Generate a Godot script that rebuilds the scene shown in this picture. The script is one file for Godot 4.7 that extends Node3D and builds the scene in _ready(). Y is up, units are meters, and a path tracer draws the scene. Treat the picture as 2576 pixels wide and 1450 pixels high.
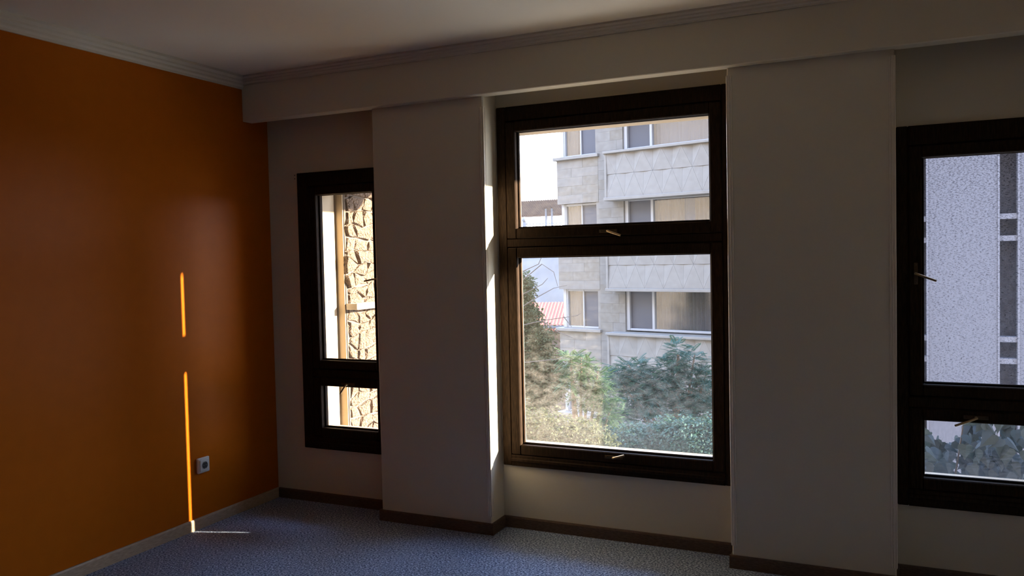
extends Node3D
# A dim empty room with an orange wall and three dark wooden windows; late sun from the right.
# x runs along the window wall, y up, z into the room. The pillars' faces stand at z = 0.

const ROOM_X := 4.8
const ROOM_Z := 6.5
const CEIL := 2.815
const GROUND := -6.5
const Z_REC := -0.172      # recessed wall between the pillars
const Z_FR := -0.150       # room side of the window frames
const Z_OUT := -0.42       # outer face of the wall
const P1 := Vector2(0.9616, 1.718)
const P2 := Vector2(3.084, 3.843)

var taken := {}
var M := {}
var rng := RandomNumberGenerator.new()

# ---------------------------------------------------------------- helpers

func new_st() -> SurfaceTool:
	var st := SurfaceTool.new()
	st.begin(Mesh.PRIMITIVE_TRIANGLES)
	return st

func tri(st: SurfaceTool, a: Vector3, b: Vector3, c: Vector3, out: Vector3) -> void:
	var n := (b - a).cross(c - a)
	if n.length() < 1e-12:
		return
	n = n.normalized()
	if n.dot(out) < 0.0:
		n = -n
	else:
		var t := b
		b = c
		c = t
	st.set_normal(n)
	st.add_vertex(a)
	st.set_normal(n)
	st.add_vertex(b)
	st.set_normal(n)
	st.add_vertex(c)

func quad(st: SurfaceTool, a: Vector3, b: Vector3, c: Vector3, d: Vector3, out: Vector3) -> void:
	tri(st, a, b, c, out)
	tri(st, a, c, d, out)

# box between two corners
func bx(st: SurfaceTool, lo: Vector3, hi: Vector3) -> void:
	cbx(st, lo, hi, 0.0)

# box with chamfered edges
func cbx(st: SurfaceTool, lo: Vector3, hi: Vector3, ch: float) -> void:
	var c := (lo + hi) / 2.0
	var h := (hi - lo) / 2.0
	var k := minf(ch, minf(h.x, minf(h.y, h.z)) * 0.9)
	var i := h - Vector3.ONE * k
	for s in [-1.0, 1.0]:
		quad(st, c + Vector3(s * h.x, -i.y, -i.z), c + Vector3(s * h.x, i.y, -i.z), c + Vector3(s * h.x, i.y, i.z), c + Vector3(s * h.x, -i.y, i.z), Vector3(s, 0, 0))
		quad(st, c + Vector3(-i.x, s * h.y, -i.z), c + Vector3(i.x, s * h.y, -i.z), c + Vector3(i.x, s * h.y, i.z), c + Vector3(-i.x, s * h.y, i.z), Vector3(0, s, 0))
		quad(st, c + Vector3(-i.x, -i.y, s * h.z), c + Vector3(i.x, -i.y, s * h.z), c + Vector3(i.x, i.y, s * h.z), c + Vector3(-i.x, i.y, s * h.z), Vector3(0, 0, s))
	if k <= 0.0:
		return
	for s in [-1.0, 1.0]:
		for t in [-1.0, 1.0]:
			quad(st, c + Vector3(s * h.x, t * i.y, -i.z), c + Vector3(s * i.x, t * h.y, -i.z), c + Vector3(s * i.x, t * h.y, i.z), c + Vector3(s * h.x, t * i.y, i.z), Vector3(s, t, 0))
			quad(st, c + Vector3(s * h.x, -i.y, t * i.z), c + Vector3(s * i.x, -i.y, t * h.z), c + Vector3(s * i.x, i.y, t * h.z), c + Vector3(s * h.x, i.y, t * i.z), Vector3(s, 0, t))
			quad(st, c + Vector3(-i.x, s * h.y, t * i.z), c + Vector3(-i.x, s * i.y, t * h.z), c + Vector3(i.x, s * i.y, t * h.z), c + Vector3(i.x, s * h.y, t * i.z), Vector3(0, s, t))
			for r in [-1.0, 1.0]:
				tri(st, c + Vector3(s * h.x, t * i.y, r * i.z), c + Vector3(s * i.x, t * h.y, r * i.z), c + Vector3(s * i.x, t * i.y, r * h.z), Vector3(s, t, r))

# a profile drawn in the plane of ax and ay, swept along az
func sweep(st: SurfaceTool, prof: Array, o: Vector3, ax: Vector3, ay: Vector3, az: Vector3) -> void:
	var p := PackedVector2Array(prof)
	if Geometry2D.is_polygon_clockwise(p):
		p.reverse()
	for i in p.size():
		var a := p[i]
		var b := p[(i + 1) % p.size()]
		var out := ax * (b.y - a.y) - ay * (b.x - a.x)
		quad(st, o + ax * a.x + ay * a.y, o + ax * b.x + ay * b.y, o + ax * b.x + ay * b.y + az, o + ax * a.x + ay * a.y + az, out)
	var idx := Geometry2D.triangulate_polygon(p)
	for i in range(0, idx.size(), 3):
		for e in 2:
			var off := az * e
			tri(st, o + off + ax * p[idx[i]].x + ay * p[idx[i]].y, o + off + ax * p[idx[i + 1]].x + ay * p[idx[i + 1]].y, o + off + ax * p[idx[i + 2]].x + ay * p[idx[i + 2]].y, az * (1.0 if e == 1 else -1.0))

# a tube through points, smooth round
func tube(st: SurfaceTool, pts: Array, r0: float, r1: float, seg := 8, flat := 1.0) -> void:
	var rings := []
	var norms := []
	var n := pts.size()
	for i in n:
		var d: Vector3 = (pts[mini(i + 1, n - 1)] - pts[maxi(i - 1, 0)]).normalized()
		var up := Vector3.UP if absf(d.y) < 0.9 else Vector3.RIGHT
		var a := d.cross(up).normalized()
		var b := a.cross(d).normalized()
		var r := lerpf(r0, r1, float(i) / maxf(1.0, n - 1.0))
		var ring := []
		var nr := []
		for k in seg:
			var t := TAU * k / seg
			nr.append((a * cos(t) + b * sin(t)).normalized())
			ring.append(pts[i] + (a * cos(t) + b * sin(t) * flat) * r)
		rings.append(ring)
		norms.append(nr)
	for i in n - 1:
		for k in seg:
			var k2 := (k + 1) % seg
			var vs := [rings[i][k], rings[i + 1][k], rings[i + 1][k2], rings[i][k2]]
			var ns := [norms[i][k], norms[i + 1][k], norms[i + 1][k2], norms[i][k2]]
			var face: Vector3 = (vs[1] - vs[0]).cross(vs[2] - vs[0])
			var order := [0, 2, 1, 0, 3, 2] if face.dot(ns[0] + ns[2]) > 0.0 else [0, 1, 2, 0, 2, 3]
			for j in order:
				st.set_normal(ns[j])
				st.add_vertex(vs[j])
	for e in [0, n - 1]:
		var d: Vector3 = (pts[0] - pts[1]) if e == 0 else (pts[n - 1] - pts[n - 2])
		for k in seg:
			tri(st, pts[e], rings[e][k], rings[e][(k + 1) % seg], d)

func ball(st: SurfaceTool, c: Vector3, r: Vector3, nu := 12, nv := 8) -> void:
	for j in nv:
		for i in nu:
			var q := []
			for k in [[i, j], [i + 1, j], [i + 1, j + 1], [i, j + 1]]:
				var t: float = PI * k[1] / nv
				var f: float = TAU * k[0] / nu
				q.append(Vector3(sin(t) * cos(f), cos(t), sin(t) * sin(f)))
			var mid: Vector3 = q[0] + q[1] + q[2] + q[3]
			for o in [[0, 1, 2], [0, 2, 3]]:
				var a: Vector3 = q[o[0]]
				var b: Vector3 = q[o[1]]
				var d: Vector3 = q[o[2]]
				if (b - a).cross(d - a).length() < 1e-6:
					continue
				if (b - a).cross(d - a).dot(mid) > 0.0:
					var s := b
					b = d
					d = s
				for v in [a, b, d]:
					st.set_normal(v)
					st.add_vertex(c + v * r)

# one mesh node
func obj(called: String, what, mat: Material, parent: Node = self) -> MeshInstance3D:
	var o := MeshInstance3D.new()
	o.name = numbered(called) if parent == self else called
	o.mesh = what.commit() if what is SurfaceTool else what
	o.material_override = mat
	parent.add_child(o, true)
	return o

func box(called: String, lo: Vector3, hi: Vector3, mat: Material, parent: Node = self, ch := 0.0) -> MeshInstance3D:
	var st := new_st()
	cbx(st, lo, hi, ch)
	return obj(called, st, mat, parent)

func numbered(called: String) -> String:
	if not taken.has(called):
		taken[called] = 0
		return called
	taken[called] += 1
	return "%s_%03d" % [called, taken[called]]

func thing(called: String, label: String, category: String, group := "") -> Node3D:
	var o := Node3D.new()
	o.name = numbered(called)
	add_child(o)
	tag(o, label, category, group)
	return o

func tag(o: Node, label: String, category: String, group := "") -> void:
	o.set_meta("label", label)
	o.set_meta("category", category)
	if group:
		o.set_meta("group", group)

func setting(called: String, label: String, category: String) -> Node3D:
	var o := thing(called, label, category)
	o.set_meta("kind", "structure")
	return o

# ---------------------------------------------------------------- materials

func noise_tex(freq: float, lo: Color, hi: Color, seed_: int, octaves := 4, size := 512, kind := FastNoiseLite.TYPE_SIMPLEX_SMOOTH, from := 0.0, to := 1.0) -> NoiseTexture2D:
	var n := FastNoiseLite.new()
	n.noise_type = kind
	n.seed = seed_
	n.frequency = freq
	n.fractal_octaves = octaves
	var t := NoiseTexture2D.new()
	t.width = size
	t.height = size
	t.seamless = true
	t.noise = n
	var g := Gradient.new()
	g.set_color(0, lo)
	g.set_color(1, hi)
	g.set_offset(0, from)
	g.set_offset(1, to)
	t.color_ramp = g
	return t

func rgb8(r: float, g: float, b: float) -> Color:
	return Color(r / 255.0, g / 255.0, b / 255.0)

func mat(called: String, col: Color, rough: float, opts := {}) -> StandardMaterial3D:
	var m := StandardMaterial3D.new()
	m.resource_name = called
	m.albedo_color = col
	m.roughness = rough
	m.metallic_specular = opts.get("spec", 0.5)
	if opts.has("tex"):
		m.albedo_texture = opts.tex
		m.uv1_triplanar = true
		m.uv1_world_triplanar = opts.get("world", true)
		m.uv1_scale = opts.get("scale", Vector3.ONE)
	if opts.has("bump"):
		m.heightmap_enabled = true
		m.heightmap_texture = opts.bump
		m.heightmap_scale = opts.get("bump_cm", 0.05)
		m.uv1_triplanar = true
		m.uv1_world_triplanar = opts.get("world", true)
		m.uv1_scale = opts.get("scale", Vector3.ONE)
	if opts.has("metal"):
		m.metallic = opts.metal
	if opts.has("back"):
		m.backlight_enabled = true
		m.backlight = opts.back
	M[called] = m
	return m

func make_materials() -> void:
	var soft := noise_tex(0.012, Color(0.965, 0.965, 0.965), Color.WHITE, 3, 5)
	mat("wall_paint", rgb8(212, 203, 182), 0.75)
	mat("ceiling_paint", rgb8(232, 225, 210), 0.85)
	mat("trim_paint", rgb8(212, 203, 186), 0.55)
	mat("guard_plastic", rgb8(222, 212, 194), 0.22)
	mat("orange_paint", rgb8(184, 97, 18), 0.36, {"spec": 0.17, "tex": soft, "scale": Vector3.ONE * 1.3})
	# woven speckle of the carpet
	var pile := noise_tex(0.062, rgb8(66, 76, 104), rgb8(236, 246, 255), 7, 4, 1024, FastNoiseLite.TYPE_SIMPLEX_SMOOTH, 0.1, 0.9)
	mat("carpet", Color(0.92, 0.95, 1.0), 0.95, {"tex": pile, "bump": noise_tex(0.2, Color.BLACK, Color.WHITE, 8, 2, 1024), "bump_cm": 0.5, "scale": Vector3.ONE * 1.1, "spec": 0.2})
	var grain := noise_tex(0.02, rgb8(150, 150, 150), Color.WHITE, 11, 5)
	mat("frame_wood", rgb8(54, 40, 28), 0.6, {"spec": 0.18, "tex": grain, "scale": Vector3(9, 1.2, 9)})
	mat("base_wood", rgb8(112, 90, 74), 0.5, {"tex": noise_tex(0.02, rgb8(160, 152, 146), Color.WHITE, 12, 5), "scale": Vector3(3, 14, 3)})
	mat("base_wood_pale", rgb8(192, 172, 148), 0.5, {"tex": noise_tex(0.02, rgb8(206, 200, 194), Color.WHITE, 13, 5), "scale": Vector3(14, 14, 2)})
	mat("brass", rgb8(168, 148, 118), 0.3, {"metal": 0.9})
	mat("dull_brass", rgb8(84, 70, 54), 0.5, {"metal": 0.7})
	mat("socket_plastic", rgb8(206, 212, 214), 0.4)
	mat("socket_dark", rgb8(40, 40, 44), 0.6)
	mat("plug_metal", rgb8(180, 180, 180), 0.3, {"metal": 0.9})
	# outside
	mat("facade_stone", rgb8(172, 156, 132), 0.85)
	mat("rock", rgb8(132, 116, 101), 0.9, {"tex": noise_tex(0.03, rgb8(150, 132, 120), Color.WHITE, 15, 5), "bump": noise_tex(0.05, Color.BLACK, Color.WHITE, 16, 5), "bump_cm": 2.0, "scale": Vector3.ONE * 2.2})
	mat("mortar", rgb8(96, 84, 74), 0.95)
	mat("ledge_metal", rgb8(158, 150, 138), 0.5)
	mat("limestone", rgb8(106, 102, 97), 0.85, {"tex": noise_tex(0.02, rgb8(222, 218, 214), Color.WHITE, 17, 5), "scale": Vector3.ONE * 0.35})
	mat("limestone_warm", rgb8(105, 100, 93), 0.85, {"tex": noise_tex(0.02, rgb8(214, 208, 200), Color.WHITE, 18, 5), "scale": Vector3.ONE * 0.4})
	mat("concrete_white", rgb8(109, 105, 100), 0.8, {"tex": noise_tex(0.014, rgb8(232, 230, 227), Color.WHITE, 19, 5), "scale": Vector3.ONE * 0.5})
	mat("window_white", rgb8(132, 132, 134), 0.5)
	mat("screen_grey", rgb8(54, 54, 61), 0.6)
	mat("curtain_tan", rgb8(76, 66, 54), 0.9)
	mat("gap_blue", rgb8(42, 48, 64), 0.9)
	mat("curtain_grey", rgb8(40, 35, 33), 0.9)
	mat("white_plaster", rgb8(122, 123, 125), 0.9, {"tex": noise_tex(0.012, rgb8(224, 224, 226), Color.WHITE, 20, 5), "scale": Vector3.ONE * 0.15})
	mat("rust_sheet", rgb8(104, 90, 84), 0.8)
	mat("steel_grey", rgb8(92, 96, 104), 0.6)
	mat("roof_tile", rgb8(128, 66, 46), 0.8)
	mat("brown_wall", rgb8(84, 74, 68), 0.9)
	mat("tower_concrete", rgb8(82, 81, 87), 0.85, {"tex": noise_tex(0.03, rgb8(228, 228, 230), Color.WHITE, 21, 5), "scale": Vector3(1.2, 0.3, 1.2)})
	mat("tower_bar", rgb8(84, 83, 89), 0.8)
	mat("tower_glass", rgb8(38, 35, 37), 0.6, {"spec": 0.2})
	mat("bark", rgb8(96, 82, 70), 0.9)
	mat("vine_stem", rgb8(58, 54, 52), 0.9)
	mat("twig", rgb8(72, 64, 60), 0.9)
	mat("leaf_green", rgb8(48, 66, 46), 0.7, {"spec": 0.2, "back": rgb8(44, 62, 32)})
	mat("leaf_blue", rgb8(46, 66, 60), 0.7, {"spec": 0.2, "back": rgb8(38, 58, 42)})
	mat("leaf_olive", rgb8(56, 60, 42), 0.7, {"spec": 0.2, "back": rgb8(60, 66, 36)})
	mat("vine_leaf", rgb8(34, 40, 44), 0.6, {"spec": 0.2, "back": rgb8(34, 44, 40)})
	mat("ground_soil", rgb8(192, 188, 178), 0.95, {"tex": noise_tex(0.02, rgb8(170, 170, 160), Color.WHITE, 23, 5), "scale": Vector3.ONE * 0.2})

# window glass with the film of dust and dried drops that the photograph shows on it
func dusty_glass(called: String, seed_: int, film: float, low_film: float, specks: float, tint: Color, speck_tint: Color) -> StandardMaterial3D:
	var w := 256
	var h := 512
	var im := Image.create(w, h, false, Image.FORMAT_RGBA8)
	var n := FastNoiseLite.new()
	n.seed = seed_
	n.frequency = 0.045
	n.fractal_octaves = 5
	var g := FastNoiseLite.new()
	g.seed = seed_ + 1
	g.frequency = 0.25
	g.fractal_octaves = 2
	var s := FastNoiseLite.new()
	s.seed = seed_ + 2
	s.frequency = 0.12
	s.fractal_octaves = 3
	for y in h:
		var v := float(y) / h
		for x in w:
			var patch := n.get_noise_2d(x, y) * 0.5 + 0.5
			var edge := smoothstep(0.4, 1.0, v + (patch - 0.5) * 0.8)
			var a := film * (0.4 + 1.2 * patch) + low_film * edge
			a *= 0.4 + 1.2 * (g.get_noise_2d(x, y) * 0.5 + 0.5)
			var c := tint
			if specks > 0.0:
				var k := s.get_noise_2d(x * 0.9, y * 4.0)
				if k > 0.37 - specks * (0.2 + 0.5 * (1.0 - v) * (1.0 - v)):
					a = 1.0
					c = speck_tint
			c.a = clampf(a, 0.0, 1.0)
			im.set_pixel(x, y, c)
	var m := StandardMaterial3D.new()
	m.resource_name = called
	m.transparency = BaseMaterial3D.TRANSPARENCY_ALPHA
	m.albedo_color = Color(1, 1, 1, 0.29)
	m.albedo_texture = ImageTexture.create_from_image(im)
	m.texture_repeat = false
	m.roughness = 0.6
	m.metallic_specular = 0.3
	m.backlight_enabled = true      # dust on glass lets light through, scattered
	m.backlight = Color(1, 1, 1)
	M[called] = m
	return m

# ---------------------------------------------------------------- the room

func build_room() -> void:
	var f := box("floor", Vector3(-0.2, -0.25, -0.42), Vector3(ROOM_X + 0.2, 0, ROOM_Z + 0.2), M.carpet)
	tag(f, "blue-grey speckled carpet covering the whole room floor", "floor")
	f.set_meta("kind", "structure")
	var c := box("ceiling", Vector3(-0.2, CEIL, -0.42), Vector3(ROOM_X + 0.2, CEIL + 0.25, ROOM_Z + 0.2), M.ceiling_paint)
	tag(c, "plain off-white painted ceiling above the orange wall", "ceiling")
	c.set_meta("kind", "structure")
	var l := box("wall_left", Vector3(-0.2, 0, Z_OUT), Vector3(0, CEIL, ROOM_Z + 0.2), M.orange_paint)
	tag(l, "satin orange painted wall with a socket low down", "wall")
	l.set_meta("kind", "structure")
	var r := box("wall_right", Vector3(ROOM_X, 0, Z_OUT), Vector3(ROOM_X + 0.2, CEIL, ROOM_Z + 0.2), M.wall_paint)
	tag(r, "off-white painted side wall facing the orange wall", "wall")
	r.set_meta("kind", "structure")
	var b := box("wall_back", Vector3(0, 0, ROOM_Z), Vector3(ROOM_X, CEIL, ROOM_Z + 0.2), M.wall_paint)
	tag(b, "off-white painted wall facing the three windows", "wall")
	b.set_meta("kind", "structure")

	# the window wall: recessed wall, outer leaf with smaller openings, two pillars and a beam
	var w := setting("wall_front", "off-white window wall with two pillars and a beam", "wall")
	var st := new_st()
	var holes := [[0.252, 0.958, 0.365, 2.195], [1.728, 3.084, 0.376, 2.483], [3.849, 4.555, 0.365, 2.19]]
	leaf(st, holes, 0.0, ROOM_X, 0.0, CEIL, -0.26, Z_REC)
	obj("recessed_wall", st, M.wall_paint, w)
	st = new_st()
	leaf(st, [[0.345, 0.885, 0.47, 2.07], [1.758, 2.965, 0.47, 2.352], [3.905, 4.445, 0.47, 2.07]], 0.0, ROOM_X, -0.25, CEIL + 0.25, Z_OUT, -0.26)
	var outer := obj("outer_leaf", st, M.facade_stone, w)
	outer.set_meta("label", "sand-coloured outer window reveals")
	box("pillar", Vector3(P1.x, 0, Z_REC), Vector3(P1.y, CEIL, 0), M.wall_paint, w, 0.006)
	box("pillar", Vector3(P2.x, 0, Z_REC), Vector3(P2.y, CEIL, 0), M.wall_paint, w, 0.006)
	st = new_st()
	# beam with a lip that hangs in front of the recesses
	sweep(st, [Vector2(0.0575, CEIL), Vector2(0.0575, 2.532), Vector2(0.0535, 2.528), Vector2(-0.024, 2.528), Vector2(-0.028, 2.532), Vector2(-0.028, 2.60), Vector2(Z_REC, 2.60), Vector2(Z_REC, CEIL)], Vector3.ZERO, Vector3(0, 0, 1), Vector3.UP, Vector3(ROOM_X, 0, 0))
	obj("beam", st, M.wall_paint, w)
	# facade below and beside, its long stretch added for reflections, and an added shading slab
	var wo := setting("wall_outer", "sand-coloured outer facade, its long unseen stretch added for reflections", "wall")
	box("facade", Vector3(-38, GROUND, Z_OUT), Vector3(14, -0.25, -0.1), M.facade_stone, wo)
	box("facade", Vector3(-38, -0.25, Z_OUT), Vector3(-0.2, 13, -0.1), M.facade_stone, wo)  # unseen length added so the distant panes mirror a wall, not sky
	box("facade", Vector3(ROOM_X + 0.2, -0.25, Z_OUT), Vector3(14, 13, -0.1), M.facade_stone, wo)
	box("facade", Vector3(-0.2, CEIL + 0.25, Z_OUT), Vector3(ROOM_X + 0.2, 13, -0.1), M.facade_stone, wo)
	var oh := setting("trim_6", "unseen stepped slab added outside to cast shade on the windows", "overhang")
	box("slab", Vector3(-1.2, 2.75, -1.12), Vector3(4.43, 3.0, Z_OUT), M.facade_stone, oh)  # invented slab, its stepped outline shaped to cut the sunlight
	box("slab", Vector3(-1.2, 2.75, -1.60), Vector3(3.34, 3.0, -1.12), M.facade_stone, oh)

	# cornices
	var prof := [Vector2(0, 0), Vector2(0.012, 0), Vector2(0.012, 0.012), Vector2(0.022, 0.022), Vector2(0.022, 0.034), Vector2(0.034, 0.044), Vector2(0.034, 0.054), Vector2(0.05, 0.066), Vector2(0.05, 0.08), Vector2(0, 0.08)]
	st = new_st()
	sweep(st, prof, Vector3(0, CEIL - 0.08, 0.0575), Vector3.RIGHT, Vector3.UP, Vector3(0, 0, ROOM_Z - 0.0575))
	var t1 := obj("trim_1", st, M.trim_paint)
	tag(t1, "stepped white cornice above the orange wall", "cornice")
	t1.set_meta("kind", "structure")
	st = new_st()
	var low_prof := []
	for q in prof:
		low_prof.append(q * Vector2(0.8, 0.7))
	sweep(st, low_prof, Vector3(0, CEIL - 0.056, 0.0575), Vector3(0, 0, 1), Vector3.UP, Vector3(ROOM_X, 0, 0))
	var t2 := obj("trim_2", st, M.trim_paint)
	tag(t2, "stepped white cornice along the beam over the windows", "cornice")
	t2.set_meta("kind", "structure")

	# baseboards
	var bl := setting("baseboard_left", "light brown wooden baseboard under the orange wall", "baseboard")
	var bp := [Vector2(0, 0), Vector2(0.013, 0), Vector2(0.013, 0.058), Vector2(0.009, 0.0667), Vector2(0, 0.0667)]
	var cuts := [Z_REC, 1.9, 4.2, ROOM_Z]
	for i in 3:
		st = new_st()
		sweep(st, bp, Vector3(0, 0, cuts[i] + 0.0008), Vector3.RIGHT, Vector3.UP, Vector3(0, 0, cuts[i + 1] - cuts[i] - 0.0016))
		obj("board", st, M.base_wood_pale, bl)
	var bf := setting("baseboard_front", "dark brown wooden baseboard round the pillars and recesses", "baseboard")
	for s in [[0.013, P1.x, Z_REC], [P1.y, P2.x, Z_REC], [P2.y, ROOM_X, Z_REC], [P1.x - 0.013, P1.y - 0.083, 0.0], [P1.y - 0.082, P1.y + 0.013, 0.0], [P2.x - 0.013, P2.y + 0.013, 0.0]]:
		st = new_st()
		sweep(st, bp, Vector3(s[0], 0, s[2]), Vector3(0, 0, 1), Vector3.UP, Vector3(s[1] - s[0], 0, 0))
		obj("board", st, M.base_wood, bf)
	for s in [[P1.x, -1.0], [P1.y, 1.0], [P2.x, -1.0], [P2.y, 1.0]]:
		st = new_st()
		sweep(st, bp, Vector3(s[0], 0, Z_REC + 0.013), Vector3(s[1], 0, 0), Vector3.UP, Vector3(0, 0, -Z_REC - 0.013))
		obj("board", st, M.base_wood, bf)

	# plastic corner guards with ribs
	var gi := 3
	for g in [[P1.y, 1.0, 2.470, 0.105, "sunlit ribbed corner guard on the pillar beside the narrow window"], [P2.x, -1.0, 2.49, 0.115, "ribbed corner guard on the wide pillar beside the large window"], [P2.y, 1.0, 2.50, 0.10, "ribbed corner guard on the wide pillar beside the handle window"]]:
		st = new_st()
		var x: float = g[0]
		var s: float = g[1]
		var hh: float = g[2] - g[3]
		var pr := [Vector2(0.0028, 0.0028), Vector2(0.0028, -0.026), Vector2(0.0, -0.028), Vector2(0, 0), Vector2(-0.022, 0), Vector2(-0.021, 0.0028)]
		sweep(st, pr, Vector3(x, g[3], 0), Vector3(s, 0, 0), Vector3(0, 0, 1), Vector3(0, hh, 0))
		for bead in [Vector2(0.0005, 0.0005), Vector2(-0.0115, 0.0025), Vector2(-0.0205, 0.0015)]:
			tube(st, [Vector3(x + s * bead.x, g[3] + 0.003, bead.y), Vector3(x + s * bead.x, g[2] - 0.003, bead.y)], 0.0042, 0.0042, 10)
		for rz in [-0.011, -0.020]:
			bx(st, Vector3(x if s > 0 else x - 0.0042, g[3] + 0.004, rz - 0.0012), Vector3(x + 0.0042 if s > 0 else x, g[2] - 0.004, rz + 0.0012))
		var o := obj("trim_%d" % gi, st, M.guard_plastic)
		tag(o, g[4], "corner guard")
		o.set_meta("kind", "structure")
		gi += 1

# a wall leaf with rectangular holes, each [x0, x1, y0, y1]
func leaf(st: SurfaceTool, holes: Array, x0: float, x1: float, y0: float, y1: float, z0: float, z1: float) -> void:
	var x := x0
	for h in holes:
		bx(st, Vector3(x, y0, z0), Vector3(h[0], y1, z1))
		bx(st, Vector3(h[0], y0, z0), Vector3(h[1], h[2], z1))
		bx(st, Vector3(h[0], h[3], z0), Vector3(h[1], y1, z1))
		x = h[1]
	bx(st, Vector3(x, y0, z0), Vector3(x1, y1, z1))

# ---------------------------------------------------------------- windows

# outer: x0 x1 y0 y1; panes: [gx0, gx1, gy0, gy1] from the top down
func make_window(idx: int, label: String, o: Array, panes: Array, sash_w: float, glass: Array) -> Node3D:
	var w := setting("window_%d" % idx, label, "window")
	var zb := -0.262
	var z := Z_FR
	var gap := 0.003
	var top: Array = panes[0]
	var low: Array = panes[panes.size() - 1]
	# frame members
	box("frame_jamb", Vector3(o[0], o[2], zb), Vector3(top[0] - sash_w, o[3], z), M.frame_wood, w, 0.004)
	box("frame_jamb", Vector3(top[1] + sash_w, o[2], zb), Vector3(o[1], o[3], z), M.frame_wood, w, 0.004)
	box("frame_head", Vector3(top[0] - sash_w, top[3] + sash_w, zb), Vector3(top[1] + sash_w, o[3], z), M.frame_wood, w, 0.004)
	var st := new_st()
	var sb: float = low[2] - sash_w
	sweep(st, [Vector2(z, sb), Vector2(z + 0.004, sb - 0.004), Vector2(z + 0.004, sb - 0.018), Vector2(z + 0.010, sb - 0.023), Vector2(z + 0.010, sb - 0.036), Vector2(z, sb - 0.040), Vector2(z, o[2]), Vector2(zb, o[2]), Vector2(zb, sb)], Vector3(top[0] - sash_w, 0, 0), Vector3(0, 0, 1), Vector3.UP, Vector3(top[1] - top[0] + 2 * sash_w, 0, 0))
	obj("frame_sill", st, M.frame_wood, w)
	for i in panes.size() - 1:
		box("transom", Vector3(top[0] - sash_w, panes[i + 1][3] + sash_w, zb), Vector3(top[1] + sash_w, panes[i][2] - sash_w, z), M.frame_wood, w, 0.004)
	for i in panes.size():
		var p: Array = panes[i]
		var e := sash_w - 0.02
		st = new_st()
		bx(st, Vector3(p[0] - sash_w, p[2] - sash_w, zb), Vector3(p[0] - e + 0.004, p[3] + sash_w, -0.229))
		bx(st, Vector3(p[1] + e - 0.004, p[2] - sash_w, zb), Vector3(p[1] + sash_w, p[3] + sash_w, -0.229))
		bx(st, Vector3(p[0] - sash_w, p[3] + e - 0.004, zb), Vector3(p[1] + sash_w, p[3] + sash_w, -0.229))
		bx(st, Vector3(p[0] - sash_w, p[2] - sash_w, zb), Vector3(p[1] + sash_w, p[2] - e + 0.004, -0.229))
		obj("frame_stop", st, M.frame_wood, w)
		var s := Node3D.new()
		s.name = "sash"
		w.add_child(s, true)
		var zs := z + 0.005
		var zi := -0.225
		var ow := sash_w - gap
		box("stile", Vector3(p[0] - ow, p[2] - ow, zi), Vector3(p[0], p[3] + ow, zs), M.frame_wood, s, 0.005)
		box("stile", Vector3(p[1], p[2] - ow, zi), Vector3(p[1] + ow, p[3] + ow, zs), M.frame_wood, s, 0.005)
		box("rail", Vector3(p[0], p[3], zi), Vector3(p[1], p[3] + ow, zs), M.frame_wood, s, 0.005)
		box("rail", Vector3(p[0], p[2] - ow, zi), Vector3(p[1], p[2], zs), M.frame_wood, s, 0.005)
		# glazing beads
		var bd := 0.010
		box("glazing_bead", Vector3(p[0], p[2], -0.196), Vector3(p[0] + bd, p[3], -0.180), M.frame_wood, s, 0.003)
		box("glazing_bead", Vector3(p[1] - bd, p[2], -0.196), Vector3(p[1], p[3], -0.180), M.frame_wood, s, 0.003)
		box("glazing_bead", Vector3(p[0] + bd, p[3] - 0.003, -0.196), Vector3(p[1] - bd, p[3], -0.180), M.frame_wood, s, 0.003)
		box("glazing_bead", Vector3(p[0] + bd, p[2], -0.196), Vector3(p[1] - bd, p[2] + bd, -0.180), M.frame_wood, s, 0.003)
		pane(s, p[0] - 0.002, p[1] + 0.002, p[2] - 0.002, p[3] + 0.002, -0.200, glass[i])
	return w

func pane(parent: Node, x0: float, x1: float, y0: float, y1: float, z: float, m: Material) -> void:
	var st := new_st()
	var t := 0.002
	for s in [-1.0, 1.0]:
		var v := [Vector3(x0, y0, z + s * t), Vector3(x1, y0, z + s * t), Vector3(x1, y1, z + s * t), Vector3(x0, y1, z + s * t)]
		var uv := [Vector2(0, 1), Vector2(1, 1), Vector2(1, 0), Vector2(0, 0)]
		for k in ([0, 2, 1, 0, 3, 2] if s > 0 else [0, 1, 2, 0, 2, 3]):
			st.set_normal(Vector3(0, 0, s))
			st.set_uv(uv[k])
			st.add_vertex(v[k])
	obj("pane", st, m, parent)

# a brass handle: plate, spindle and lever; at is on the sash face, reach the lever's tip from there
func handle(parent: Node, at: Vector3, upright: bool, reach: Vector3) -> void:
	var h := Node3D.new()
	h.name = "handle"
	parent.add_child(h, true)
	h.position = at
	h.set_meta("label", "small brass lever handle")
	var s := Vector3(0.0085, 0.052, 0.002) if upright else Vector3(0.052, 0.0095, 0.002)
	var st := new_st()
	cbx(st, Vector3(-s.x, -s.y, 0), Vector3(s.x, s.y, 0.004), 0.0035)
	for k in [-1.0, 1.0]:
		var q := Vector3(0, k * 0.042, 0.004) if upright else Vector3(k * 0.042, 0, 0.004)
		ball(st, q, Vector3(0.004, 0.004, 0.002), 8, 4)
	obj("handle_plate", st, M.dull_brass, h)
	st = new_st()
	tube(st, [Vector3(0, 0, 0.003), Vector3(0, 0, 0.022)], 0.0075, 0.0065, 10)
	tube(st, [Vector3(0, 0, 0.018), Vector3(0, 0, 0.024) + reach * 0.12, Vector3(0, 0, 0.026) + reach * 0.4, reach + Vector3(0, 0, 0.024), reach * 1.06 + Vector3(0, 0, 0.022)], 0.0062, 0.0052, 8)
	obj("lever", st, M.brass, h)

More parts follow.
